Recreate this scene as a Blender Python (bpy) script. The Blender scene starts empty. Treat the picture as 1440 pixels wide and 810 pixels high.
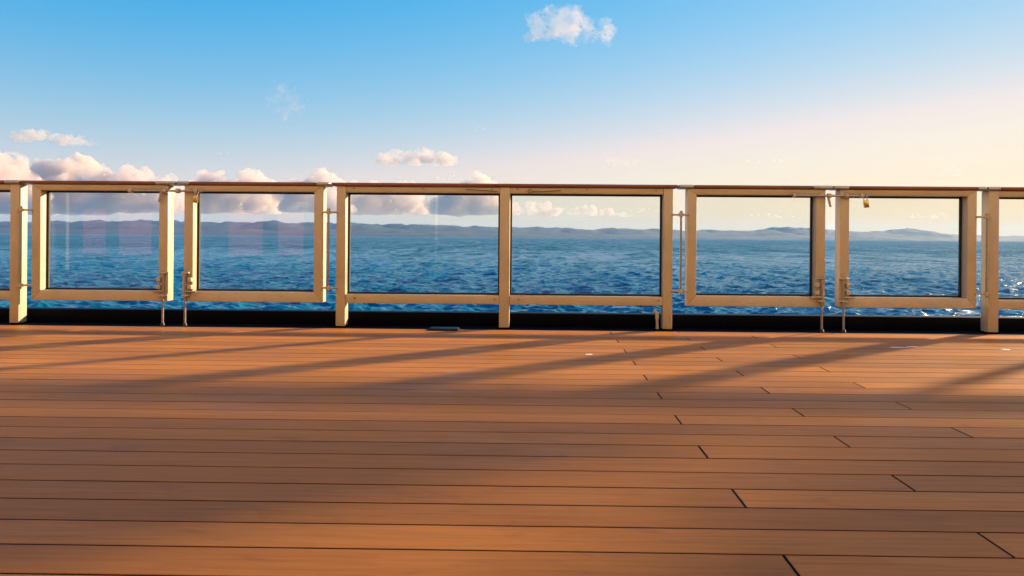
import bpy, bmesh, math, random
import numpy as np
from mathutils import Vector, Matrix, noise

S = bpy.context.scene
COL = S.collection
R = math.radians
random.seed(7)

# ------------------------------------------------------------------ camera
CAM_H = 0.70
cam = bpy.data.cameras.new("camera")
cam.lens = 25.0
cam.sensor_width = 36.0
cam.shift_x = -21.0 / 1440
cam.shift_y = -71.7 / 1440
cam.clip_start = 0.05
cam.clip_end = 200000.0
cam_o = bpy.data.objects.new("camera", cam)
COL.objects.link(cam_o)
cam_o.matrix_world = (Matrix.Translation((0, 0, CAM_H)) @ Matrix.Rotation(R(0.8), 4, 'Z')
                      @ Matrix.Rotation(R(90), 4, 'X') @ Matrix.Rotation(R(0.45), 4, 'Z'))
S.camera = cam_o

# ------------------------------------------------------------------ sky and sun
SUN_AZ = 53.3      # degrees clockwise from +Y (straight out over the rail)
SUN_EL = 15.4
SKY_STRENGTH = 0.142
W = bpy.data.worlds.new("World")
S.world = W
W.use_nodes = True
nt = W.node_tree
nt.nodes.clear()
out = nt.nodes.new("ShaderNodeOutputWorld")
bg = nt.nodes.new("ShaderNodeBackground")
sky = nt.nodes.new("ShaderNodeTexSky")
sky.sky_type = 'NISHITA'
sky.sun_disc = False
sky.sun_elevation = R(SUN_EL)
sky.sun_rotation = R(SUN_AZ)
sky.altitude = 20.0
sky.air_density = 1.0
sky.dust_density = 0.0
sky.ozone_density = 1.5
# the film's colour response for the sky: a tone curve for each channel
sep = nt.nodes.new("ShaderNodeSeparateColor")
com = nt.nodes.new("ShaderNodeCombineColor")
nt.links.new(sky.outputs[0], sep.inputs[0])
def wmath(op, a_, b_):
    n_ = nt.nodes.new("ShaderNodeMath"); n_.operation = op
    for i_, v_ in enumerate((a_, b_)):
        if hasattr(v_, "links"):
            nt.links.new(v_, n_.inputs[i_])
        else:
            n_.inputs[i_].default_value = v_
    return n_.outputs[0]


RESPONSE = ((1.531, 0.337, 0.035, -3.027), (-0.097, 0.811, -0.031, -1.496), (-0.067, -0.107, 0.408, -0.619))
PALE = (0.84, 0.74, 0.60)          # mist that whitens the sky all round the horizon
GLOW = (1.60, 0.82, 0.04)          # the same mist lit through, towards the sun
TOE = (0.10, 0.02, 0.0)
tcw = nt.nodes.new("ShaderNodeTexCoord")
sxyz = nt.nodes.new("ShaderNodeSeparateXYZ")
nt.links.new(tcw.outputs["Generated"], sxyz.inputs[0])
mist = wmath('MULTIPLY', wmath('EXPONENT', wmath('MULTIPLY', wmath('MAXIMUM', sxyz.outputs[2], 0.0), -10.2), 0.0), 0.93)
vdot = nt.nodes.new("ShaderNodeVectorMath"); vdot.operation = 'DOT_PRODUCT'
nt.links.new(tcw.outputs["Generated"], vdot.inputs[0])
vdot.inputs[1].default_value = (math.sin(R(SUN_AZ)) * math.cos(R(SUN_EL)), math.cos(R(SUN_AZ)) * math.cos(R(SUN_EL)), math.sin(R(SUN_EL)))
sunward = wmath('POWER', wmath('MAXIMUM', vdot.outputs["Value"], 0.0), 2.2)
for q, row in enumerate(RESPONSE):
    acc = math.exp(row[3])
    for i_ in range(3):
        acc = wmath('MULTIPLY', wmath('POWER', sep.outputs[i_], row[i_]), acc)
    acc = wmath('MAXIMUM', wmath('SUBTRACT', wmath('MINIMUM', acc, 0.90), TOE[q]), 0.01)     # the film saturates close to the sun
    acc = wmath('ADD', wmath('MULTIPLY', acc, wmath('SUBTRACT', 1.0, mist)), wmath('MULTIPLY', mist, wmath('ADD', wmath('MULTIPLY', sunward, GLOW[q] - PALE[q]), PALE[q])))
    nt.links.new(acc, com.inputs[q])
bg.inputs["Strength"].default_value = SKY_STRENGTH
nt.links.new(com.outputs[0], bg.inputs["Color"])
nt.links.new(bg.outputs[0], out.inputs["Surface"])

sun = bpy.data.lights.new("sun", 'SUN')
sun.energy = 2.0
sun.angle = R(2.4)
sun.color = (1.0, 0.72, 0.42)
sun_o = bpy.data.objects.new("sun", sun)
COL.objects.link(sun_o)
SUND = Vector((math.sin(R(SUN_AZ)) * math.cos(R(SUN_EL)), math.cos(R(SUN_AZ)) * math.cos(R(SUN_EL)), math.sin(R(SUN_EL))))
sun_o.rotation_euler = SUND.to_track_quat('Z', 'Y').to_euler()
sun_o.location = (20, 15, 12)

S.view_settings.view_transform = 'Standard'
S.view_settings.look = 'None'
S.view_settings.gamma = 1.0
S.view_settings.exposure = 2.82
S.view_settings.use_curve_mapping = False
S.render.engine = 'CYCLES'
S.cycles.use_denoising = True
S.cycles.max_bounces = 10
S.cycles.transparent_max_bounces = 32
S.cycles.volume_bounces = 5
S.cycles.caustics_reflective = False
S.cycles.caustics_refractive = False


# ------------------------------------------------------------------ materials
def mat(name):
    m = bpy.data.materials.new(name)
    m.use_nodes = True
    return m, m.node_tree.nodes, m.node_tree.links, m.node_tree.nodes["Principled BSDF"]


def ramp(n, stops):
    r = n.new("ShaderNodeValToRGB")
    e = r.color_ramp.elements
    while len(e) < len(stops):
        e.new(0.5)
    for q, (p, c) in zip(e, stops):
        q.position = p
        q.color = (c, c, c, 1) if isinstance(c, (int, float)) else (*c, 1)
    return r


def noise_tex(n, l, vec, scale, detail=4, rough=0.55, dist=0.0):
    t = n.new("ShaderNodeTexNoise")
    t.inputs["Scale"].default_value = scale
    t.inputs["Detail"].default_value = detail
    t.inputs["Roughness"].default_value = rough
    t.inputs["Distortion"].default_value = dist
    if vec is not None:
        l.new(vec, t.inputs["Vector"])
    return t


def coords(n, l, scale=(1, 1, 1), kind="Object"):
    tc = n.new("ShaderNodeTexCoord")
    mp = n.new("ShaderNodeMapping")
    mp.inputs["Scale"].default_value = scale
    l.new(tc.outputs[kind], mp.inputs["Vector"])
    return mp.outputs[0]


def mixc(n, l, fac, a, b, mode='MIX'):
    m = n.new("ShaderNodeMix")
    m.data_type = 'RGBA'
    m.blend_type = mode
    for sock, v in ((m.inputs[0], fac), (m.inputs[6], a), (m.inputs[7], b)):
        if hasattr(v, "links"):
            l.new(v, sock)
        elif isinstance(v, (int, float)):
            sock.default_value = v
        else:
            sock.default_value = (*v, 1)
    return m.outputs[2]


def simple(name, col, rough=0.5, metal=0.0, var=0.12, scale=9.0, bump=0.0, spec=0.5):
    m, n, l, b = mat(name)
    v = coords(n, l)
    t = noise_tex(n, l, v, scale, 6, 0.6)
    r = ramp(n, [(0.3, 1 - var), (0.7, 1.0)])
    l.new(t.outputs["Fac"], r.inputs[0])
    l.new(mixc(n, l, 1.0, col, r.outputs[0], 'MULTIPLY'), b.inputs["Base Color"])
    b.inputs["Roughness"].default_value = rough
    b.inputs["Metallic"].default_value = metal
    b.inputs["Specular IOR Level"].default_value = spec
    if bump:
        bp = n.new("ShaderNodeBump")
        bp.inputs["Strength"].default_value = bump
        bp.inputs["Distance"].default_value = 0.002
        t2 = noise_tex(n, l, v, scale * 14, 3, 0.6)
        l.new(t2.outputs["Fac"], bp.inputs["Height"])
        l.new(bp.outputs[0], b.inputs["Normal"])
    return m


def make_paint():
    m, n, l, b = mat("cream_paint")
    v = coords(n, l)
    t = noise_tex(n, l, v, 5, 6, 0.65)
    r = ramp(n, [(0.30, (0.42, 0.365, 0.265)), (0.62, (0.50, 0.43, 0.315))])
    l.new(t.outputs["Fac"], r.inputs[0])
    # salt and grime spots
    t2 = noise_tex(n, l, v, 46, 5, 0.7)
    r2 = ramp(n, [(0.60, 0.0), (0.72, 0.6)])
    l.new(t2.outputs["Fac"], r2.inputs[0])
    l.new(mixc(n, l, r2.outputs[0], r.outputs[0], (0.40, 0.27, 0.15)), b.inputs["Base Color"])
    r3 = ramp(n, [(0.3, 0.34), (0.7, 0.5)])
    l.new(t.outputs["Fac"], r3.inputs[0])
    l.new(r3.outputs[0], b.inputs["Roughness"])
    bp = n.new("ShaderNodeBump")
    bp.inputs["Strength"].default_value = 0.12
    bp.inputs["Distance"].default_value = 0.002
    t3 = noise_tex(n, l, v, 120, 3, 0.6)
    l.new(t3.outputs["Fac"], bp.inputs["Height"])
    l.new(bp.outputs[0], b.inputs["Normal"])
    return m


def make_plank_mat():
    m, n, l, b = mat("deck_teak")
    oi = n.new("ShaderNodeObjectInfo")
    geo = n.new("ShaderNodeNewGeometry")
    off = n.new("ShaderNodeVectorMath"); off.operation = 'MULTIPLY_ADD'
    cmb = n.new("ShaderNodeCombineXYZ")
    l.new(oi.outputs["Random"], cmb.inputs[0]); l.new(oi.outputs["Random"], cmb.inputs[2])
    off.inputs[1].default_value = (37.0, 0, 91.0)
    l.new(cmb.outputs[0], off.inputs[0]); l.new(geo.outputs["Position"], off.inputs[2])
    mp = n.new("ShaderNodeMapping"); mp.inputs["Scale"].default_value = (1.3, 34, 1)
    l.new(off.outputs[0], mp.inputs["Vector"])
    g = noise_tex(n, l, mp.outputs[0], 2.2, 8, 0.62, 0.4)
    base = ramp(n, [(0.25, (0.28, 0.104, 0.015)), (0.5, (0.395, 0.148, 0.022)), (0.78, (0.50, 0.196, 0.035))])
    l.new(g.outputs["Fac"], base.inputs[0])
    # whole-plank tone
    pr = ramp(n, [(0.0, 0.74), (0.5, 0.98), (1.0, 1.24)])
    l.new(oi.outputs["Random"], pr.inputs[0])
    c = mixc(n, l, 1.0, base.outputs[0], pr.outputs[0], 'MULTIPLY')
    # worn, salt-dulled patches that run over several planks
    mp2 = n.new("ShaderNodeMapping"); mp2.inputs["Scale"].default_value = (0.8, 1.6, 1)
    l.new(geo.outputs["Position"], mp2.inputs["Vector"])
    p = noise_tex(n, l, mp2.outputs[0], 1.5, 6, 0.6, 0.6)
    pm = ramp(n, [(0.42, 0.0), (0.72, 0.5)])
    l.new(p.outputs["Fac"], pm.inputs[0])
    c = mixc(n, l, pm.outputs[0], c, (0.43, 0.19, 0.060))
    st = noise_tex(n, l, mp2.outputs[0], 4.3, 7, 0.68, 1.2)
    stm = ramp(n, [(0.56, 0.0), (0.74, 0.45)]); l.new(st.outputs["Fac"], stm.inputs[0])
    c = mixc(n, l, stm.outputs[0], c, (0.16, 0.062, 0.020))
    # scattered specks
    s = noise_tex(n, l, geo.outputs["Position"], 95, 2, 0.5)
    sm = ramp(n, [(0.74, 0.0), (0.80, 0.6)])
    l.new(s.outputs["Fac"], sm.inputs[0])
    c = mixc(n, l, sm.outputs[0], c, (0.46, 0.33, 0.22))
    l.new(c, b.inputs["Base Color"])
    rr = ramp(n, [(0.3, 0.40), (0.75, 0.62)])
    l.new(p.outputs["Fac"], rr.inputs[0])
    l.new(rr.outputs[0], b.inputs["Roughness"])
    b.inputs["Specular IOR Level"].default_value = 0.10
    bp = n.new("ShaderNodeBump")
    bp.inputs["Strength"].default_value = 0.25
    bp.inputs["Distance"].default_value = 0.0015
    l.new(g.outputs["Fac"], bp.inputs["Height"])
    l.new(bp.outputs[0], b.inputs["Normal"])
    return m


def make_rail_mat():
    m, n, l, b = mat("handrail_wood")
    v = coords(n, l, (1.5, 40, 40))
    g = noise_tex(n, l, v, 2.0, 7, 0.6, 0.3)
    r = ramp(n, [(0.3, (0.13, 0.038, 0.018)), (0.7, (0.25, 0.085, 0.042))])
    l.new(g.outputs["Fac"], r.inputs[0])
    l.new(r.outputs[0], b.inputs["Base Color"])
    b.inputs["Roughness"].default_value = 0.32
    return m


def make_glass():
    m, n, l, b = mat("pane_glass")
    n.remove(b)
    o = n["Material Output"]
    tr = n.new("ShaderNodeBsdfTransparent"); tr.inputs[0].default_value = (0.955, 0.97, 0.965, 1)
    gl = n.new("ShaderNodeBsdfGlossy"); gl.inputs["Roughness"].default_value = 0.0
    lw = n.new("ShaderNodeLayerWeight")
    pw = n.new("ShaderNodeMath"); pw.operation = 'POWER'; pw.inputs[1].default_value = 5.0
    l.new(lw.outputs["Facing"], pw.inputs[0])
    fr = n.new("ShaderNodeMath"); fr.operation = 'MULTIPLY_ADD'      # Schlick, the same from both sides of the pane
    l.new(pw.outputs[0], fr.inputs[0]); fr.inputs[1].default_value = 0.97; fr.inputs[2].default_value = 0.026
    mx = n.new("ShaderNodeMixShader")
    l.new(fr.outputs[0], mx.inputs[0]); l.new(tr.outputs[0], mx.inputs[1]); l.new(gl.outputs[0], mx.inputs[2])
    # thin salt film, thicker in smears
    v = coords(n, l, (1, 1, 1), "Object")
    t = noise_tex(n, l, v, 3.0, 8, 0.7, 0.5)
    r = ramp(n, [(0.45, 0.0), (0.8, 0.016)])
    l.new(t.outputs["Fac"], r.inputs[0])
    df = n.new("ShaderNodeBsdfDiffuse"); df.inputs[0].default_value = (0.8, 0.8, 0.8, 1)
    mx2 = n.new("ShaderNodeMixShader")
    t2 = noise_tex(n, l, v, 85, 3, 0.6)
    r2 = ramp(n, [(0.70, 0.0), (0.78, 0.10)]); l.new(t2.outputs["Fac"], r2.inputs[0])
    sm = n.new("ShaderNodeMath"); sm.operation = 'ADD'; l.new(r.outputs[0], sm.inputs[0]); l.new(r2.outputs[0], sm.inputs[1])
    l.new(sm.outputs[0], mx2.inputs[0]); l.new(mx.outputs[0], mx2.inputs[1]); l.new(df.outputs[0], mx2.inputs[2])
    l.new(mx2.outputs[0], o.inputs["Surface"])
    return m


def make_sea():
    m, n, l, b = mat("sea_water")
    n.remove(b)
    geo = n.new("ShaderNodeNewGeometry")
    sp = n.new("ShaderNodeSeparateXYZ"); l.new(geo.outputs["Position"], sp.inputs[0])

    def by_distance(d0, d1, v0, v1):
        r = n.new("ShaderNodeMapRange"); l.new(sp.outputs[1], r.inputs[0])
        for q, v_ in enumerate((d0, d1, v0, v1)):
            r.inputs[1 + q].default_value = v_
        return r.outputs[0]

    def mt(op, a_, b_):
        k = n.new("ShaderNodeMath"); k.operation = op
        for i_, v_ in enumerate((a_, b_)):
            if hasattr(v_, "links"):
                l.new(v_, k.inputs[i_])
            else:
                k.inputs[i_].default_value = v_
        return k.outputs[0]

    # ripples
    mp = n.new("ShaderNodeMapping"); mp.inputs["Scale"].default_value = (0.8, 1.6, 1)
    mp.inputs["Rotation"].default_value = (0, 0, R(10))
    l.new(geo.outputs["Position"], mp.inputs["Vector"])
    t1 = noise_tex(n, l, mp.outputs[0], 0.16, 9, 0.62, 0.4)
    t2 = noise_tex(n, l, mp.outputs[0], 1.2, 5, 0.6, 0.5)
    b1 = n.new("ShaderNodeBump"); b1.inputs["Strength"].default_value = 0.7; b1.inputs["Distance"].default_value = 1.8
    b2 = n.new("ShaderNodeBump"); b2.inputs["Strength"].default_value = 0.5; b2.inputs["Distance"].default_value = 0.25
    l.new(t1.outputs["Fac"], b1.inputs["Height"])
    l.new(t2.outputs["Fac"], b2.inputs["Height"])
    l.new(b1.outputs[0], b2.inputs["Normal"])
    # gusts and wave groups: patches that are rougher or calmer
    def patches(sx, sy):
        mg = n.new("ShaderNodeMapping"); mg.inputs["Scale"].default_value = (sx, sy, 1)
        l.new(geo.outputs["Position"], mg.inputs["Vector"])
        g_ = noise_tex(n, l, mg.outputs[0], 1.0, 6, 0.70, 0.3)
        r_ = ramp(n, [(0.40, 0.0), (0.60, 1.0)]); l.new(g_.outputs["Fac"], r_.inputs[0])
        return r_.outputs[0]
    pat = mt('ADD', mt('MULTIPLY', patches(1 / 16, 1 / 60), 0.6), mt('MULTIPLY', patches(1 / 45, 1 / 380), 0.4))
    # share of light mirrored: Fresnel, held down far out where the unresolved waves turn their faces to the viewer
    lw = n.new("ShaderNodeLayerWeight"); l.new(b2.outputs[0], lw.inputs["Normal"])
    fres = mt('ADD', mt('MULTIPLY', mt('POWER', lw.outputs["Facing"], 5.0), 0.98), 0.02)
    amp = by_distance(200, 800, 0.6, 1.5)
    cap = mt('MAXIMUM', 0.03, mt('MULTIPLY', by_distance(140, 900, 0.9, 0.19), mt('ADD', mt('MULTIPLY', mt('SUBTRACT', pat, 0.5), mt('MULTIPLY', amp, 2.0)), 1.0)))
    fac = mt('MINIMUM', fres, cap)
    df = n.new("ShaderNodeBsdfDiffuse"); df.inputs["Color"].default_value = (0.003, 0.118, 0.178, 1)
    gl = n.new("ShaderNodeBsdfGlossy"); gl.inputs["Color"].default_value = (1, 1, 1, 1)
    l.new(by_distance(130, 1100, 0.15, 0.36), gl.inputs["Roughness"])
    l.new(b2.outputs[0], gl.inputs["Normal"])
    mx = n.new("ShaderNodeMixShader")
    l.new(fac, mx.inputs[0]); l.new(df.outputs[0], mx.inputs[1]); l.new(gl.outputs[0], mx.inputs[2])
    l.new(mx.outputs[0], n["Material Output"].inputs["Surface"])
    return m


M = {
    'paint': make_paint(), 'plank': make_plank_mat(), 'rail': make_rail_mat(), 'glass': make_glass(), 'sea': make_sea(),
    'caulk': simple("deck_caulk", (0.006, 0.006, 0.007), 0.9, spec=0.1),
    'black': simple("coaming_paint", (0.0015, 0.0025, 0.007), 0.55, var=0.3, spec=0.06),
    'gasket': simple("gasket_rubber", (0.008, 0.008, 0.010), 0.6),
    'steel': simple("weathered_steel", (0.42, 0.40, 0.38), 0.35, 0.9, 0.3, 40),
    'brass': simple("padlock_brass", (0.62, 0.45, 0.18), 0.3, 0.9, 0.3, 40),
    'white': simple("ship_white_paint", (0.78, 0.76, 0.72), 0.45),
    'tan': simple("deckhouse_dark_panel", (0.060, 0.045, 0.035), 0.6),
    'cream': simple("bounce_cream", (0.82, 0.65, 0.45), 0.5),
    'pink': simple("rose_curtain", (0.78, 0.15, 0.26), 0.8),
    'dark': simple("dark_tint", (0.03, 0.035, 0.045), 0.15),
    'navy': simple("navy_plate_paint", (0.004, 0.022, 0.055), 0.5, var=0.4, scale=30, spec=0.15),
    'fleck': simple("white_fleck", (0.78, 0.75, 0.70), 0.6),
    'hull': simple("hull_paint", (0.05, 0.06, 0.10), 0.4),
    'land': simple("forest_land", (0.030, 0.048, 0.055), 0.9, var=0.5, scale=0.002),
}


# ------------------------------------------------------------------ mesh helpers
class MB:
    def __init__(self):
        self.bm = bmesh.new()

    def box(self, x0, x1, y0, y1, z0, z1, bev=0.0, seg=2):
        return self.prism([(x0, z0), (x1, z0), (x1, z1), (x0, z1)], y0, y1, bev, seg)

    def prism(self, poly, y0, y1, bev=0.0, seg=2):
        """polygon given in (x, z), extruded along y"""
        tmp = bmesh.new()
        a = [tmp.verts.new((x, y0, z)) for x, z in poly]
        b = [tmp.verts.new((x, y1, z)) for x, z in poly]
        tmp.faces.new(a)
        tmp.faces.new(b[::-1])
        k = len(poly)
        for i in range(k):
            j = (i + 1) % k
            tmp.faces.new((a[j], a[i], b[i], b[j]))
        bmesh.ops.recalc_face_normals(tmp, faces=tmp.faces)
        if bev:
            bmesh.ops.bevel(tmp, geom=tmp.edges[:], offset=bev, segments=seg, profile=0.5, affect='EDGES')
        me = bpy.data.meshes.new("tmp")
        tmp.to_mesh(me)
        tmp.free()
        self.bm.from_mesh(me)
        bpy.data.meshes.remove(me)
        return self

    def tube(self, pts, rad, sides=10, cap=True):
        """round bar through a list of points"""
        pts = [Vector(p) for p in pts]
        rads = rad if isinstance(rad, (list, tuple)) else [rad] * len(pts)
        rings = []
        up = Vector((0.0, 0.0, 1.0))
        for i, p in enumerate(pts):
            d = (pts[min(i + 1, len(pts) - 1)] - pts[max(i - 1, 0)]).normalized()
            u = d.cross(up)
            if u.length < 1e-3:
                u = d.cross(Vector((0, 1, 0)))
            u.normalize()
            v = d.cross(u).normalized()
            rings.append([self.bm.verts.new(p + (u * math.cos(t) + v * math.sin(t)) * rads[i])
                          for t in [2 * math.pi * q / sides for q in range(sides)]])
        for a, b in zip(rings, rings[1:]):
            for q in range(sides):
                self.bm.faces.new((a[q], a[(q + 1) % sides], b[(q + 1) % sides], b[q]))
        if cap:
            self.bm.faces.new(rings[0][::-1])
            self.bm.faces.new(rings[-1])
        return self

    def build(self, name, m, parent=None, loc=(0, 0, 0), smooth=True):
        bmesh.ops.recalc_face_normals(self.bm, faces=self.bm.faces)
        me = bpy.data.meshes.new(name)
        self.bm.to_mesh(me)
        self.bm.free()
        me.materials.append(m)
        if smooth:
            me.shade_smooth()
            me.set_sharp_from_angle(angle=R(38))
        return link(name, me, parent, loc)


def link(name, me, parent=None, loc=(0, 0, 0)):
    o = bpy.data.objects.new(name, me)
    COL.objects.link(o)
    o.parent = parent
    o.location = loc
    return o


def thing(name, label, cat, loc=(0, 0, 0), group=None):
    o = link(name, None, None, loc)
    tag(o, label, cat, group)
    return o


def tag(o, label=None, cat=None, group=None, kind=None):
    for k, v in (("label", label), ("category", cat), ("group", group), ("kind", kind)):
        if v:
            o[k] = v
    return o


# ------------------------------------------------------------------ deck (setting)
PW = 0.1375                 # plank pitch
GAP = 0.0075
DECK_EDGE = 5.335
PLEN = 4.90
deck = tag(MB().box(-9.5, 10.5, -2.6, DECK_EDGE, -0.06, -0.0012).build('deck', M['caulk'], smooth=False), kind='structure')
deck['label'] = 'brown planked ship deck with black caulked seams'


def plank_mesh(x0, x1, y0, y1, name='plank'):
    b = MB()
    b.box(x0, x1, y0, y1, -0.030, 0.0, 0.0008, 1)
    bmesh.ops.recalc_face_normals(b.bm, faces=b.bm.faces)
    me = bpy.data.meshes.new(name)
    b.bm.to_mesh(me)
    b.bm.free()
    me.materials.append(M['plank'])
    return me


full = plank_mesh(GAP / 2, PLEN - GAP / 2, GAP / 2, PW - GAP / 2)
y_first = 1.585 - PW        # the plank whose butt joint lies nearest in view
rows = []
k = -30
while True:
    y0 = y_first + k * PW
    if y0 > DECK_EDGE - 0.02:
        break
    rows.append((k, y0))
    k += 1
for k, y0 in rows:
    if y0 < -2.55:
        continue
    jx = (0.551, 1.062, 1.555)[k % 3]
    last = y0 + PW > DECK_EDGE
    for i in range(-2, 2):
        x0 = jx + i * PLEN
        if last:
            me = plank_mesh(GAP / 2, PLEN - GAP / 2, GAP / 2, DECK_EDGE - y0)
        else:
            me = full
        o = link('plank', me, deck, (x0, y0, random.uniform(-0.0004, 0.0004)))

# flecks of paint on the planks
def blob(cx, cy, rx, ry, nv=11, z=0.0016):
    b = MB()
    pts = []
    for q in range(nv):
        t = 2 * math.pi * q / nv
        rr = random.uniform(0.6, 1.15)
        pts.append((cx + rx * rr * math.cos(t), cy + ry * rr * math.sin(t)))
    vb = [b.bm.verts.new((x, y, 0.0004)) for x, y in pts]
    vt = [b.bm.verts.new((x * 0.94 + cx * 0.06, y * 0.94 + cy * 0.06, z)) for x, y in pts]
    b.bm.faces.new(vt)
    for q in range(nv):
        b.bm.faces.new((vb[q], vb[(q + 1) % nv], vt[(q + 1) % nv], vt[q]))
    return b.build('paint_spot', M['fleck'], deck, smooth=False)


for cx, cy, rx, ry in ((0.315, 4.26, 0.026, 0.022), (2.36, 4.66, 0.060, 0.018), (2.47, 4.70, 0.045, 0.020), (3.02, 4.62, 0.03, 0.02)):
    blob(cx, cy, rx, ry)

# black waterway and coaming outside the planks
w = MB()
w.prism([(-10, 0), (10.6, 0), (10.6, 0), (-10, 0)][:0] or [(-10, -0.08), (10.6, -0.08), (10.6, -0.004), (-10, -0.004)], DECK_EDGE + 0.002, 5.72)
w.build('waterway', M['black'], smooth=False)
tag(bpy.data.objects['waterway'], 'black gutter strip along the deck edge', kind='structure')
c = MB().box(-10, 10.6, 5.60, 5.72, -0.002, 0.098, 0.008).build('coaming', M['black'])
tag(c, 'low black coaming running outside the railing posts', kind='structure')
h = MB().box(-40, 40, -2.65, 5.74, -16.5, -0.085).build('hull', M['hull'], smooth=False)
tag(h, 'ship hull below the deck', kind='structure')

# dark blue plate lying at the deck edge
b = MB()
b.prism([(-0.118, 0.0008), (0.118, 0.0008), (0.104, 0.012), (-0.104, 0.012)], 5.262, 5.40, 0.002, 1)
o = b.build('drain_plate', M['navy'], None, (-0.695, 0, 0))
tag(o, 'dark blue drain plate lying flat at the deck edge beside the black coaming', 'plate')

# ------------------------------------------------------------------ railing
YF = 5.43          # front face of posts and gate frames
DEP = 0.092        # depth of the frames
YG = YF + 0.078    # glass
RT, RB = 1.106, 1.080
BT, BB = 1.077, 1.033     # top beam
MT, MBm = 0.250, 0.183    # bottom beam of fixed railing
GT, GB = 0.262, 0.185     # bottom beam of gates


def pane(parent, x0, x1, z0, z1):
    o = MB().box(x0 + 0.004, x1 - 0.004, YG, YG + 0.010, z0 + 0.004, z1 - 0.004).build('glass_pane', M['glass'], parent, smooth=False)
    g = MB()
    t = 0.014
    ya, yb = YG - 0.006, YG + 0.012
    g.box(x0 + 0.0005, x0 + t, ya, yb, z0 + 0.0005, z1 - 0.0005)
    g.box(x1 - t, x1 - 0.0005, ya, yb, z0 + 0.0005, z1 - 0.0005)
    g.box(x0 + t + 0.0005, x1 - t - 0.0005, ya + 0.001, yb - 0.001, z0 + 0.0005, z0 + t)
    g.box(x0 + t + 0.0005, x1 - t - 0.0005, ya + 0.001, yb - 0.001, z1 - t, z1 - 0.0005)
    g.build('gasket', M['gasket'], o, smooth=False)
    return o


def handrail(parent, x0, x1, cap0=0.0, cap1=0.0):
    a, b2 = x0 + cap0, x1 - cap1
    o = MB().box(a, b2, YF - 0.012, YF + DEP + 0.012, RB, RT, 0.009, 3).build('handrail', M['rail'], parent)
    for c0, c1 in ((x0, a - 0.001), (b2 + 0.001, x1)):
        if c1 - c0 > 0.01:
            MB().box(c0, c1, YF - 0.014, YF + DEP + 0.014, RB - 0.002, RT + 0.001, 0.009, 3).build('handrail_cap', M['steel'], parent)
    return o


def post(parent, x0, x1):
    p = MB().box(x0, x1, YF, YF + DEP, 0.006, BT, 0.005, 2).build('post', M['paint'], parent)
    MB().box(x0 - 0.004, x1 + 0.004, YF - 0.004, YF + DEP + 0.004, -0.003, 0.0055).build('base_plate', M['black'], p, smooth=False)
    return p


def bolt(parent, x, y, z, r=0.006, axis='y', ln=0.006, m='gasket'):
    p = {'y': ((x, y, z), (x, y - ln, z)), 'z': ((x, y, z), (x, y, z - ln)), 'x': ((x, y, z), (x + ln, y, z))}[axis]
    return MB().tube(p, r, 8).build('bolt', M[m], parent)


def hinge(parent, x, xa, xb, zt=0.878, zb=0.300):
    """hinge rod in front of the gap between post (xa..) and gate stile"""
    yr = YF - 0.022
    hg = MB().tube([(x, yr, zb - 0.03), (x, yr, zt + 0.018)], 0.0085, 12).build('hinge_rod', M['steel'], parent)
    for z in (zt, zb):
        k = MB()
        k.tube([(x, yr, z - 0.013), (x, yr, z + 0.013)], 0.019, 12)
        k.build('hinge_knuckle', M['paint'], hg)
        a = MB()
        for xe in (xa, xb):
            s = 1 if xe > x else -1
            a.tube([(x + s * 0.012, yr, z), (xe - s * 0.004, yr + 0.004, z), (xe + s * 0.010, YF + 0.004, z)], 0.0075, 8)
        a.build('hinge_arm', M['paint'], hg)
    MB().tube([(x, yr, zt + 0.018), (x, yr, zt + 0.030)], [0.015, 0.009], 10).build('hinge_cap', M['steel'], hg)
    return hg


def drop_bolt(parent, x, side, zt=0.405, zb=0.232):
    """vertical drop bolt on the closing stile; side points to the keeper blocks"""
    yr = YF - 0.022
    d = MB().tube([(x, yr, 0.022), (x, yr, zt + 0.015)], 0.0085, 12).build('drop_bolt', M['steel'], parent)
    MB().box(x - 0.030, x + 0.030, YF - 0.005, YF - 0.0004, zb + 0.01, zt + 0.004, 0.0015, 1).build('backing_plate', M['paint'], d)
    for z in (zt, zb):
        MB().box(x - 0.027, x + 0.030 if side > 0 else x + 0.027, yr - 0.013, YF - 0.0055, z - 0.007, z + 0.007, 0.003, 1).build('bracket', M['paint'], d)
    for z in (0.352, 0.296):
        MB().box(x + side * 0.034 - 0.015, x + side * 0.034 + 0.015, yr - 0.008, YF + 0.001, z - 0.016, z + 0.016, 0.004, 2).build('keeper_block', M['paint'], d)
    MB().tube([(x, yr, 0.262), (x + side * 0.085, yr - 0.004, 0.262)], 0.0062, 8).build('bolt_handle', M['steel'], d)
    MB().tube([(x, yr, 0.0), (x, yr, 0.022)], [0.019, 0.012], 12).build('floor_socket', M['gasket'], d)
    return d


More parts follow.
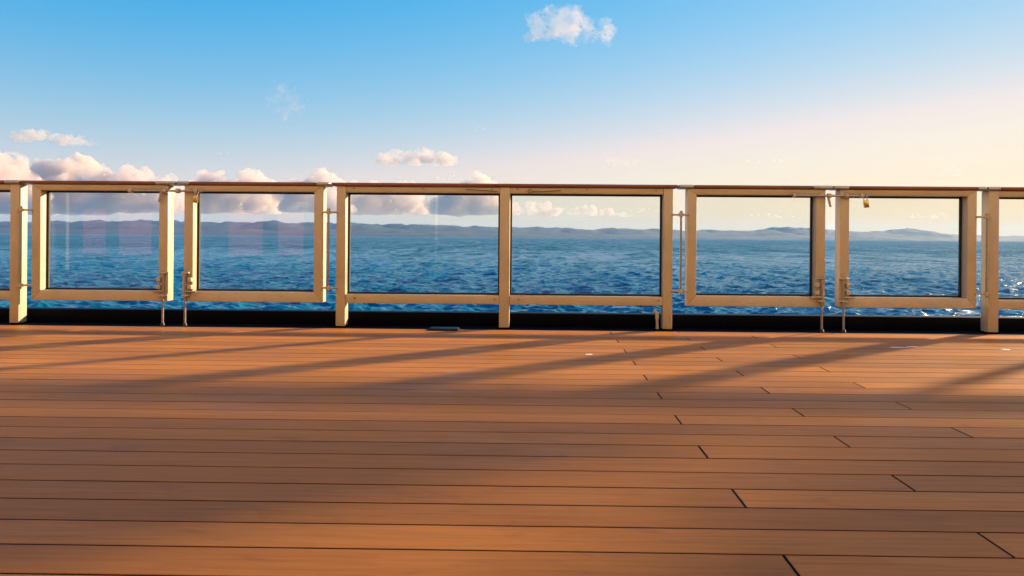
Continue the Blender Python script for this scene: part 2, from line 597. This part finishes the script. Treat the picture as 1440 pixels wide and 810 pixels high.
def gate(label, x0, x1, hinge_at, rail, caps, bolt_x, bolt_side):
    cx = (x0 + x1) / 2
    g = thing('glass_gate', label, 'gate', (0, 0, 0), 'glass gates in the railing')
    sw = 0.070
    # mitred frame
    MB().prism([(x0, GB), (x0 + sw, GT), (x0 + sw, BB), (x0, BT)], YF, YF + DEP, 0.004).build('stile', M['paint'], g)
    MB().prism([(x1 - sw, GT), (x1, GB), (x1, BT), (x1 - sw, BB)], YF, YF + DEP, 0.004).build('stile', M['paint'], g)
    MB().prism([(x0 + 0.0008, GB), (x1 - 0.0008, GB), (x1 - sw, GT), (x0 + sw, GT)], YF, YF + DEP, 0.004).build('bottom_beam', M['paint'], g)
    MB().prism([(x0 + sw, BB), (x1 - sw, BB), (x1 - 0.0008, BT), (x0 + 0.0008, BT)], YF, YF + DEP, 0.004).build('top_beam', M['paint'], g)
    pane(g, x0 + sw, x1 - sw, GT, BB)
    handrail(g, rail[0], rail[1], *caps)
    hinge(g, *hinge_at)
    drop_bolt(g, bolt_x, bolt_side)
    return g


GATES = [
    gate('cream framed glass gate showing a tall pale streak beside pinkish window reflections',
         -3.897, -2.838, (-3.965, -3.994, -3.897), (-3.985, -2.776), (0, 0.16), -2.862, -1),
    gate('cream framed glass gate with a padlock at its upper corner and faint pink reflections',
         -2.713, -1.640, (-1.592, -1.640, -1.538), (-2.770, -1.592), (0.10, 0.10), -2.690, 1),
    gate('cream framed glass gate hinged to the railing post beside a short bent pipe',
         1.145, 2.190, (1.092, 1.035, 1.145), (1.080, 2.243), (0.11, 0.15), 2.158, -1),
    gate('cream framed glass gate with a brass padlock hanging over its corner against yellow sky',
         2.300, 3.330, (3.390, 3.330, 3.418), (2.248, 3.400), (0.12, 0.07), 2.322, 1),
]


def latch(parent, x0, x1, z, guides, tongue, tdir):
    yr = YF - 0.020
    a = MB().tube([(x0, yr, z), (x1, yr, z)], 0.0085, 12).build('latch_bar', M['steel'], parent)
    for x in guides:
        k = MB()
        k.tube([(x - 0.012, yr, z), (x + 0.012, yr, z)], 0.018, 12)
        k.box(x - 0.011, x + 0.011, yr + 0.004, YF + 0.002, z - 0.014, z + 0.014, 0.002, 1)
        k.build('latch_guide', M['paint'], a)
    MB().prism([(tongue - 0.010, z), (tongue + 0.010, z), (tongue + 0.010 + tdir, z - 0.085), (tongue - 0.006 + tdir, z - 0.085)],
               yr - 0.010, yr - 0.003, 0.002, 1).build('latch_tongue', M['steel'], a)
    return a


latch(GATES[0], -3.128, -2.555, 1.032, (-3.118, -2.850, -2.752, -2.612), -2.872, -0.025)
latch(GATES[2], 1.932, 2.500, 1.030, (1.945, 2.208, 2.338, 2.452), 2.196, 0.018)


def padlock(x, z, label, tilt, m):
    y = YF - 0.036
    p = thing('padlock', label, 'padlock', (x, y, z), 'padlocks on the latch bars')
    body = MB().box(-0.019, 0.019, -0.009, 0.009, -0.090, -0.036, 0.005, 2).build('lock_body', M[m], p)
    pts = [(-0.012, 0, -0.038)] + [(-0.012 * math.cos(t), 0.006, 0.002 + 0.012 * math.sin(t)) for t in [math.pi * q / 6 for q in range(7)]] + [(0.012, 0, -0.038)]
    MB().tube(pts, 0.0038, 8).build('shackle', M['steel'], p)
    p.rotation_euler = (0, R(tilt), 0)
    return p


padlock(-2.600, 1.030, 'small padlock lit gold on the latch bar beside the pink reflecting gates', 6, 'brass')
padlock(2.470, 1.030, 'brass padlock hanging against the yellow sky on the latch bar', -9, 'brass')

# fixed double railing in the middle
rl = thing('glass_railing', 'double glass railing on three cream posts between the two pairs of gates', 'railing', (0, 0, 0), 'fixed glass railings')
P3 = ((-1.538, -1.466), (-0.285, -0.207), (0.964, 1.035))
for a, b2 in P3:
    post(rl, a, b2)
for (a0, a1), (b0, b1) in zip(P3, P3[1:]):
    MB().box(a1 + 0.0006, b0 - 0.0006, YF + 0.006, YF + DEP - 0.004, BB, BT - 0.001, 0.004).build('top_beam', M['paint'], rl)
    bb = MB().box(a1 + 0.0006, b0 - 0.0006, YF + 0.006, YF + DEP - 0.004, MBm, MT, 0.004).build('bottom_beam', M['paint'], rl)
    pane(rl, a1, b0, MT, BB)
    for t in (0.12, 0.86):
        bolt(bb, a1 + (b0 - a1) * t, YF + 0.03, MBm, 0.006, 'z', 0.012)
    for t in (0.06, 0.97):
        bolt(bb, a1 + (b0 - a1) * t, YF + 0.006, 0.222, 0.005)
    for t in (0.05, 0.5, 0.95):
        bolt(bb, a1 + (b0 - a1) * t, YF + 0.006, 1.064, 0.0045)
handrail(rl, -1.576, 1.072)
# thin tie wires under the handrail
MB().tube([(-0.545, YF - 0.004, 1.060), (-0.46, YF - 0.010, 1.056), (-0.30, YF - 0.003, 1.045)], 0.0026, 6).build('tie_wire', M['gasket'], rl)
loop = [(-0.055 + 0.016 * math.cos(t), YF - 0.006, 1.048 + 0.014 * math.sin(t)) for t in [0.6 + 2 * math.pi * q / 12 for q in range(12)]]
MB().tube(loop + [(-0.02, YF - 0.008, 1.046), (0.09, YF - 0.010, 1.050), (0.18, YF - 0.003, 1.057)], 0.0026, 6).build('tie_wire', M['gasket'], rl)
# bent pipe beside the last post
pp = thing('bent_pipe', 'short bent pale pipe standing beside the railing post at the deck edge', 'pipe', (0.925, YF + 0.02, 0))
MB().tube([(0, 0, -0.002), (0, 0, 0.09), (-0.003, 0, 0.115), (-0.012, 0, 0.135), (-0.026, 0, 0.147)], 0.0145, 12).build('pipe_body', M['paint'], pp)
MB().tube([(0.0, 0, -0.003), (0.0, 0, 0.006)], 0.024, 14).build('flange', M['black'], pp)
MB().tube([(-0.010, 0.01, 0.205), (0.020, 0.012, 0.180), (0.036, 0.012, 0.172)], 0.004, 6).build('wire_end', M['gasket'], pp)

# fixed railings running on beyond the gates on both ends
def end_railing(label, px0, px1, far, nposts, step, rail0, rail1, cap0, cap1):
    r_ = thing('glass_railing', label, 'railing', (0, 0, 0), 'fixed glass railings')
    xs = [(px0 + far * step * q, px1 + far * step * q) for q in range(nposts)]
    for a, b2 in xs:
        post(r_, a, b2)
    xs.sort()
    for (a0, a1), (b0, b1) in zip(xs, xs[1:]):
        MB().box(a1 + 0.0006, b0 - 0.0006, YF + 0.006, YF + DEP - 0.004, BB, BT - 0.001, 0.004).build('top_beam', M['paint'], r_)
        MB().box(a1 + 0.0006, b0 - 0.0006, YF + 0.006, YF + DEP - 0.004, MBm, MT, 0.004).build('bottom_beam', M['paint'], r_)
        pane(r_, a1, b0, MT, BB)
    handrail(r_, rail0, rail1, cap0, cap1)
    return r_


end_railing('cream post and glass railing next to the gate with the tall pale streak', -4.066, -3.994, -1, 5, 1.25, -9.15, -3.990, 0, 0.12)
end_railing('cream post and glass railing next to the gate with the hanging brass padlock', 3.418, 3.498, 1, 6, 1.25, 3.405, 9.80, 0.10, 0)

# ------------------------------------------------------------------ ship behind the viewer, plus unseen pieces added to bounce and block sun
dh = thing('deckhouse', 'deckhouse with unseen cream storeys added to bounce light, dark lower panels and rose curtained windows behind the deck', 'deckhouse', (0, -2.9, 0))
MB().box(-14, 12, -0.25, 0.25, 0, 2.4, 0.01).build('wall', M['tan'], dh)
for q in range(6):
    z0 = 2.401 + q * 3.0
    MB().box(-26, 13.0, -0.25, 0.25, z0 + 0.101, z0 + 3.0, 0.01).build('bounce_wall', M['cream'], dh)  # unseen storeys added to bounce warm sunlight onto deck and frames
    MB().box(-26, 13.0, -0.25, 0.60, z0, z0 + 0.1, 0.01).build('deck_ledge', M['cream'], dh)
    for x in range(-25, 12, 3):
        wdw = MB().box(x, x + 1.6, 0.2515, 0.262, z0 + 1.2, z0 + 2.2).build('window', M['dark'], dh, smooth=False)

for x0, x1 in ((-8.80, -8.36), (-8.10, -7.46), (-7.2, -6.9), (-5.96, -5.30), (-5.0, -4.5)):
    wdw = MB().box(x0, x1, 0.252, 0.262, 0.30, 1.18).build('window', M['pink'], dh, smooth=False)
    MB().box(x0 - 0.06, x1 + 0.06, 0.2515, 0.2575, 0.24, 1.24).build('frame', M['dark'], wdw, smooth=False)
for x in (-9.0, -1.92):
    MB().tube([(x, 0.42, 0.0), (x, 0.42, 2.40)], 0.03, 12).build('pillar', M['white'], dh)

bt = thing('shade_rig', 'unseen davit boom carrying an enclosed lifeboat out over the water', 'shade_davit', (0, 0, 0))
MB().box(7.6, 24.0, 10.2, 10.5, 3.42, 3.72, 0.02).build('boom', M['white'], bt)  # invented out of view to cast the shade band across the mid-deck
for x in (13.0, 18.0, 23.0):
    MB().box(x, x + 0.25, -2.6, 10.199, 3.46, 3.72, 0.02).build('shade_rig_arm', M['white'], bt)
lb = thing('shade_boat', 'unseen lifeboat resting on the davit boom', 'shade_boat', (0, 0, 0))  # boat shape invented out of view to keep sun off the right-hand deck
MB().prism([(13.1, 4.4), (13.7, 3.722), (23.0, 3.722), (23.9, 4.6), (23.7, 4.75), (13.2, 4.75)], 9.2, 11.5, 0.15, 3).build('hull', M['white'], lb)
MB().prism([(13.4, 4.752), (23.4, 4.752), (22.4, 6.2), (13.9, 6.2)], 9.5, 11.2, 0.2, 3).build('canopy', M['white'], lb)
MB().box(8.4, 11.0, 10.22, 10.48, 3.722, 5.6, 0.05).build('shade_block', M['white'], bt)  # unseen box added to block sun from the near left planks

# ------------------------------------------------------------------ sea
SEA_Z = -15.0
EYE = CAM_H - SEA_Z


def build_sea():
    rng = np.random.default_rng(3)
    dpx = np.concatenate([np.linspace(0.30, 12, 70)[:-1], np.linspace(12, 135, 460)])     # angular depth below horizon, 1/1000 rad
    dist = EYE * 1000.0 / dpx[::-1]
    dist = np.concatenate([np.linspace(6.0, dist[0], 40)[:-1], dist])
    az = np.concatenate([np.linspace(-100, -52, 60)[:-1], np.linspace(-52, 58, 1500), np.linspace(58, 100, 60)[1:]])
    a = np.radians(az)
    D, A = np.meshgrid(dist, a, indexing='ij')
    # rows run parallel to the ship inside the view, turn round outside it
    X = D * np.sin(A) / np.maximum(np.cos(A), 0.35)
    Y = D * np.cos(A) / np.maximum(np.cos(A), 0.35)
    Z = np.zeros_like(X)
    spac = np.gradient(dist)[:, None]
    dX, dY = np.zeros_like(X), np.zeros_like(X)
    for i in range(84):
        lam = 1.3 * (16 / 1.3) ** rng.random()
        th = R(-101) + rng.normal(0, 0.62)
        kx, ky = math.cos(th) * 2 * math.pi / lam, math.sin(th) * 2 * math.pi / lam
        amp = 0.0096 * lam ** 0.92 * rng.uniform(0.5, 1.3)
        ph = rng.random() * 6.283
        fade = np.exp(-(spac * abs(ky) * 0.5) ** 2 * 0.2)
        q = kx * X + ky * Y + ph
        Z += amp * fade * np.cos(q)
        dX += -math.cos(th) * amp * fade * np.sin(q) * 0.8
        dY += -math.sin(th) * amp * fade * np.sin(q) * 0.8
    co = np.stack([X + dX, Y + dY + 4.0, Z + SEA_Z], -1).reshape(-1, 3)
    nr, nc = X.shape
    idx = np.arange(nr * nc).reshape(nr, nc)
    q = np.stack([idx[:-1, :-1], idx[:-1, 1:], idx[1:, 1:], idx[1:, :-1]], -1).reshape(-1, 4)
    me = bpy.data.meshes.new('sea')
    me.vertices.add(len(co)); me.vertices.foreach_set('co', co.ravel())
    me.loops.add(q.size); me.loops.foreach_set('vertex_index', q.ravel().astype(np.int32))
    me.polygons.add(len(q)); me.polygons.foreach_set('loop_start', np.arange(0, q.size, 4, dtype=np.int32))
    me.update(calc_edges=True)
    me.materials.append(M['sea'])
    me.shade_smooth()
    return tag(link('sea', me), 'open blue sea with short choppy waves', kind='structure')


build_sea()

# ------------------------------------------------------------------ far coast
def hill_range(name, label, Y, prof, depth, seed, nx=1500, ny=12):
    """prof: list of (x in m, height in m)"""
    xs = np.linspace(prof[0][0], prof[-1][0], nx)
    hs = np.interp(xs, [p[0] for p in prof], [p[1] for p in prof])
    v, fcs = [], []
    for j in range(ny + 1):
        t = j / ny
        for i in range(nx):
            e = math.sin(t * math.pi * 0.5) ** 0.8
            y = Y + depth * t
            nz = noise.fractal(Vector((xs[i] / 1200 + seed, t * 2.2, seed)), 0.8, 2.1, 7)
            z = hs[i] * e * (1 + 0.30 * nz) + 20 * noise.fractal(Vector((xs[i] / 620, t * 6, seed)), 0.8, 2.1, 5)
            v.append((xs[i], y, SEA_Z - 6 + max(z, 0 if j else -4)))
    for j in range(ny):
        for i in range(nx - 1):
            a = j * nx + i
            fcs.append((a, a + 1, a + nx + 1, a + nx))
    # back slope so that the land is a closed ridge
    base = (ny) * nx
    off = len(v)
    for i in range(nx):
        v.append((xs[i], Y + depth * 2, SEA_Z - 10))
    for i in range(nx - 1):
        fcs.append((base + i, base + i + 1, off + i + 1, off + i))
    me = bpy.data.meshes.new(name)
    me.from_pydata(v, [], fcs)
    me.update()
    me.materials.append(M['land'])
    me.shade_smooth()
    return tag(link(name, me), label, kind='structure')


YH = 21000.0
K = YH / 1000
prof = [(-1150, 16), (-900, 19), (-690, 19), (-640, 22), (-560, 18), (-480, 20), (-400, 22), (-330, 19), (-275, 20), (-200, 18), (-60, 16), (-30, 15),
        (40, 15), (90, 12.5), (115, 15.5), (150, 15), (220, 12.5), (300, 13.5), (350, 16.5), (390, 17), (440, 16), (470, 13), (520, 13.5), (580, 16),
        (620, 13), (660, 10), (720, 8), (900, 7), (1200, 9)]
hill_range('hills', 'hazy coastal hills along the horizon', YH, [(x * K, z * K) for x, z in prof], 2600, 3.3)
hill_range('foothills', 'lower foothills in front of the hazy coast', YH - 2200,
           [(x * (K - 2.2), z * (K - 2.2)) for x, z in [(-900, 6), (-500, 8), (-300, 9), (-120, 8), (60, 5), (120, 6), (330, 5), (420, 8), (560, 6), (700, 4), (1000, 3)]], 1700, 8.1)

# ------------------------------------------------------------------ haze
hz_m = bpy.data.materials.new("haze_air")
hz_m.use_nodes = True
n, l = hz_m.node_tree.nodes, hz_m.node_tree.links
n.clear()
o_ = n.new("ShaderNodeOutputMaterial")
pv = n.new("ShaderNodeVolumePrincipled")
pv.inputs["Color"].default_value = (0.30, 0.57, 1.0, 1)
pv.inputs["Density"].default_value = 1.3e-5
pv.inputs["Anisotropy"].default_value = 0.25
l.new(pv.outputs[0], o_.inputs["Volume"])
hz = MB().box(-45000, 45000, -3000, 46000, SEA_Z - 12, 900).build('haze', hz_m, smooth=False)
tag(hz, 'pale sea haze', kind='stuff')

# ------------------------------------------------------------------ clouds
def cloud_mat(name, density, col=(0.88, 0.78, 0.71), aniso=0.1, scale=1 / 900, lo=0.34, hi=0.62):
    m = bpy.data.materials.new(name)
    m.use_nodes = True
    n, l = m.node_tree.nodes, m.node_tree.links
    n.clear()
    o = n.new("ShaderNodeOutputMaterial")
    v = n.new("ShaderNodeVolumePrincipled")
    v.inputs["Color"].default_value = (*col, 1)
    tc = n.new("ShaderNodeTexCoord")
    t = noise_tex(n, l, tc.outputs["Object"], scale, 5, 0.62, 0.3)
    mr = n.new("ShaderNodeMapRange"); mr.interpolation_type = 'SMOOTHSTEP'
    for q, v_ in enumerate((lo, hi, 0.0, density)):
        mr.inputs[1 + q].default_value = v_
    l.new(t.outputs["Fac"], mr.inputs[0])
    l.new(mr.outputs[0], v.inputs["Density"])
    v.inputs["Anisotropy"].default_value = aniso
    l.new(v.outputs[0], o.inputs["Volume"])
    return m


def cloud(label, X, Yk, Z0, Z1, Wd, density, seed, profile=None, flat=True, nb=26, group=None, rough=0.16):
    """X, Z0, Z1, Wd in units of 1/1000 rad seen from the ship, Yk distance in km -> a real cloud of that size"""
    rnd = random.Random(seed)
    k = Yk * 1000 / 1000.0
    Wm, Hm = Wd * k, (Z1 - Z0) * k
    dm = min(Wm * 0.45, Hm * 1.6)
    bm = bmesh.new()
    for q in range(nb):
        u = rnd.uniform(-0.5, 0.5)
        top = 1 - (abs(u) * 2) ** 2.2 * 0.75
        if profile:
            top = np.interp(u + 0.5, np.linspace(0, 1, len(profile)), profile)
        r = Hm * rnd.uniform(0.16, 0.30) * (0.55 + 0.6 * top)
        z = rnd.uniform(0.0, 1.0) * max(Hm * top - r, 0.02 * Hm)
        y = rnd.uniform(-0.5, 0.5) * dm
        bmesh.ops.create_icosphere(bm, subdivisions=2, radius=r,
                                   matrix=Matrix.Translation((u * Wm * 0.92, y, z)) @ Matrix.Diagonal((rnd.uniform(1.0, 1.5), 1.1, 1.0, 1)))
    me = bpy.data.meshes.new('tmp')
    bm.to_mesh(me)
    bm.free()
    o = link('tmpcloud', me)
    rm = o.modifiers.new('r', 'REMESH')
    rm.mode = 'VOXEL'
    rm.voxel_size = max(Hm / 34, Wm / 110)
    dg = bpy.context.evaluated_depsgraph_get()
    ev = o.evaluated_get(dg)
    me2 = bpy.data.meshes.new_from_object(ev)
    bpy.data.objects.remove(o)
    nv = len(me2.vertices)
    co = np.empty(nv * 3, np.float32); me2.vertices.foreach_get('co', co)
    no = np.empty(nv * 3, np.float32); me2.vertices.foreach_get('normal', no)
    co, no = co.reshape(-1, 3), no.reshape(-1, 3)
    sc = 3.2 / Hm
    dsp = np.array([noise.fractal(Vector((float(p[0]) * sc + seed, float(p[1]) * sc, float(p[2]) * sc)), 0.75, 2.1, 5) for p in co], np.float32)
    co = co + no * (dsp * Hm * rough)[:, None]
    if flat:
        low = co[:, 2] < 0.0
        co[low, 2] *= 0.18
    me2.vertices.foreach_set('co', co.ravel())
    me2.name = 'cloud'
    me2.update()
    me2.materials.clear()
    me2.materials.append(density)
    ob = link('cloud', me2, None, (X * k, Yk * 1000, Z0 * k + CAM_H))
    tag(ob, label, 'cloud', group)
    return ob


CM = cloud_mat('cumulus_vapour', 0.0020)
CT = cloud_mat('thin_vapour', 0.0017, scale=1 / 800, lo=0.34, hi=0.85)
CW = cloud_mat('wisp_vapour', 0.0007, scale=1 / 400, lo=0.45, hi=0.75)
BANK = 'clouds in the bank above the coast'
# position across (1/1000 rad from straight ahead), distance in km, base and top above the horizon, width
cloud('tall pale cumulus at the open end of the cloud bank with towering lit tops', -790, 44, 30, 122, 130, CM, 1, [0.5, 0.7, 1.0, 0.85, 0.6], nb=44, group=BANK)
cloud('twin peaked cumulus above the gate with the tall pale streak', -668, 52, 30, 121, 125, CM, 2, [0.45, 0.8, 1.0, 0.8, 0.98, 0.5], nb=50, group=BANK)
cloud('long pink cumulus sloping down along the handrail', -562, 46, 32, 102, 120, CM, 3, [0.95, 0.8, 0.98, 0.75, 0.8, 0.4], nb=50, group=BANK)
cloud('lumpy white cumulus above the gate with the small padlock', -432, 54, 32, 98, 130, CM, 4, [0.6, 0.95, 0.75, 1.0, 0.9, 0.5], nb=52, group=BANK)
cloud('small pinkish cumulus over the gate hinge by the double railing', -312, 47, 34, 98, 84, CM, 5, [0.5, 0.7, 1.0, 0.9, 0.4], nb=40, group=BANK)
cloud('broad cumulus behind the first pane of the double railing', -212, 55, 32, 89, 108, CM, 6, [0.7, 1.0, 0.7, 0.6, 0.9, 0.6], nb=48, group=BANK)
cloud('cumulus with a lit crown above the middle railing post', -92, 50, 32, 92, 112, CM, 8, [0.5, 0.65, 0.8, 1.0, 0.8, 0.35], nb=46, group=BANK)
cloud('low grey pink cloud behind the second pane of the double railing', 62, 56, 30, 52, 160, CM, 9, [1.0, 0.9, 0.6, 0.8, 0.5, 0.35], nb=44, group=BANK)
cloud('pink puff of cloud alone high in the blue sky', 46, 24, 286, 336, 116, CT, 11, [0.45, 0.95, 0.7, 1.0, 0.5, 0.25, 0.3], flat=False, nb=40, rough=0.24)
cloud('flat lilac cloud with a lit end above the double railing', -172, 34, 101, 126, 118, CM, 12, [0.6, 0.9, 0.85, 1.0, 0.95, 0.6], nb=80)
cloud('grey violet cloud streak above the twin peaked cumulus', -722, 30, 131, 153, 66, CM, 13, [0.4, 1.0, 0.7], nb=46)
cloud('dusky pink cloud streak above the twin peaked cumulus', -660, 31, 126, 145, 62, CM, 14, [0.7, 1.0, 0.4], nb=46)
cloud('little slanting cream cloud above the second pane of the double railing', 122, 30, 102, 120, 40, CT, 15, [1.0, 0.6, 0.7], flat=False, nb=14)
cloud('thin pale cloud streak above the gate beside the bent pipe', 322, 34, 107, 117, 62, CW, 16, [0.6, 1, 0.4], nb=14)
cloud('tiny bright cloud puff above the gate with the brass padlock', 575, 36, 89, 105, 26, CT, 17, None, nb=10)
cloud('faint curl of cloud alone over the gate with the small padlock', -353, 26, 176, 226, 34, CW, 18, None, flat=False, nb=12, rough=0.3)
cloud('tiny pink cloud speck above the lit crown of the cumulus', -80, 33, 150, 157, 18, CT, 22, None, flat=False, nb=6)
cloud('tiny grey cloud speck above the lumpy white cumulus', -446, 33, 114, 121, 24, CT, 23, None, flat=False, nb=6)
cloud('small flat pink cloud just above the handrail of the double railing', -124, 40, 80, 89, 46, CM, 24, [0.5, 1, 0.7], nb=14)
cloud('thin low cloud streak over the hazy hills', 320, 56, 29, 38, 100, CM, 19, [0.6, 1, 0.5], nb=14)
cloud('small dark low cloud behind the padlock gate pane', 527, 56, 31, 38, 46, CM, 20, [0.7, 1, 0.6], nb=10)
cloud('low cloud tuft over the hills by the padlock gate', 562, 56, 31, 42, 24, CM, 21, None, nb=9)
cloud('thin low cloud wisp behind the second pane near the railing end post', 150, 58, 36, 44, 50, CM, 25, [0.5, 1, 0.4], nb=10)
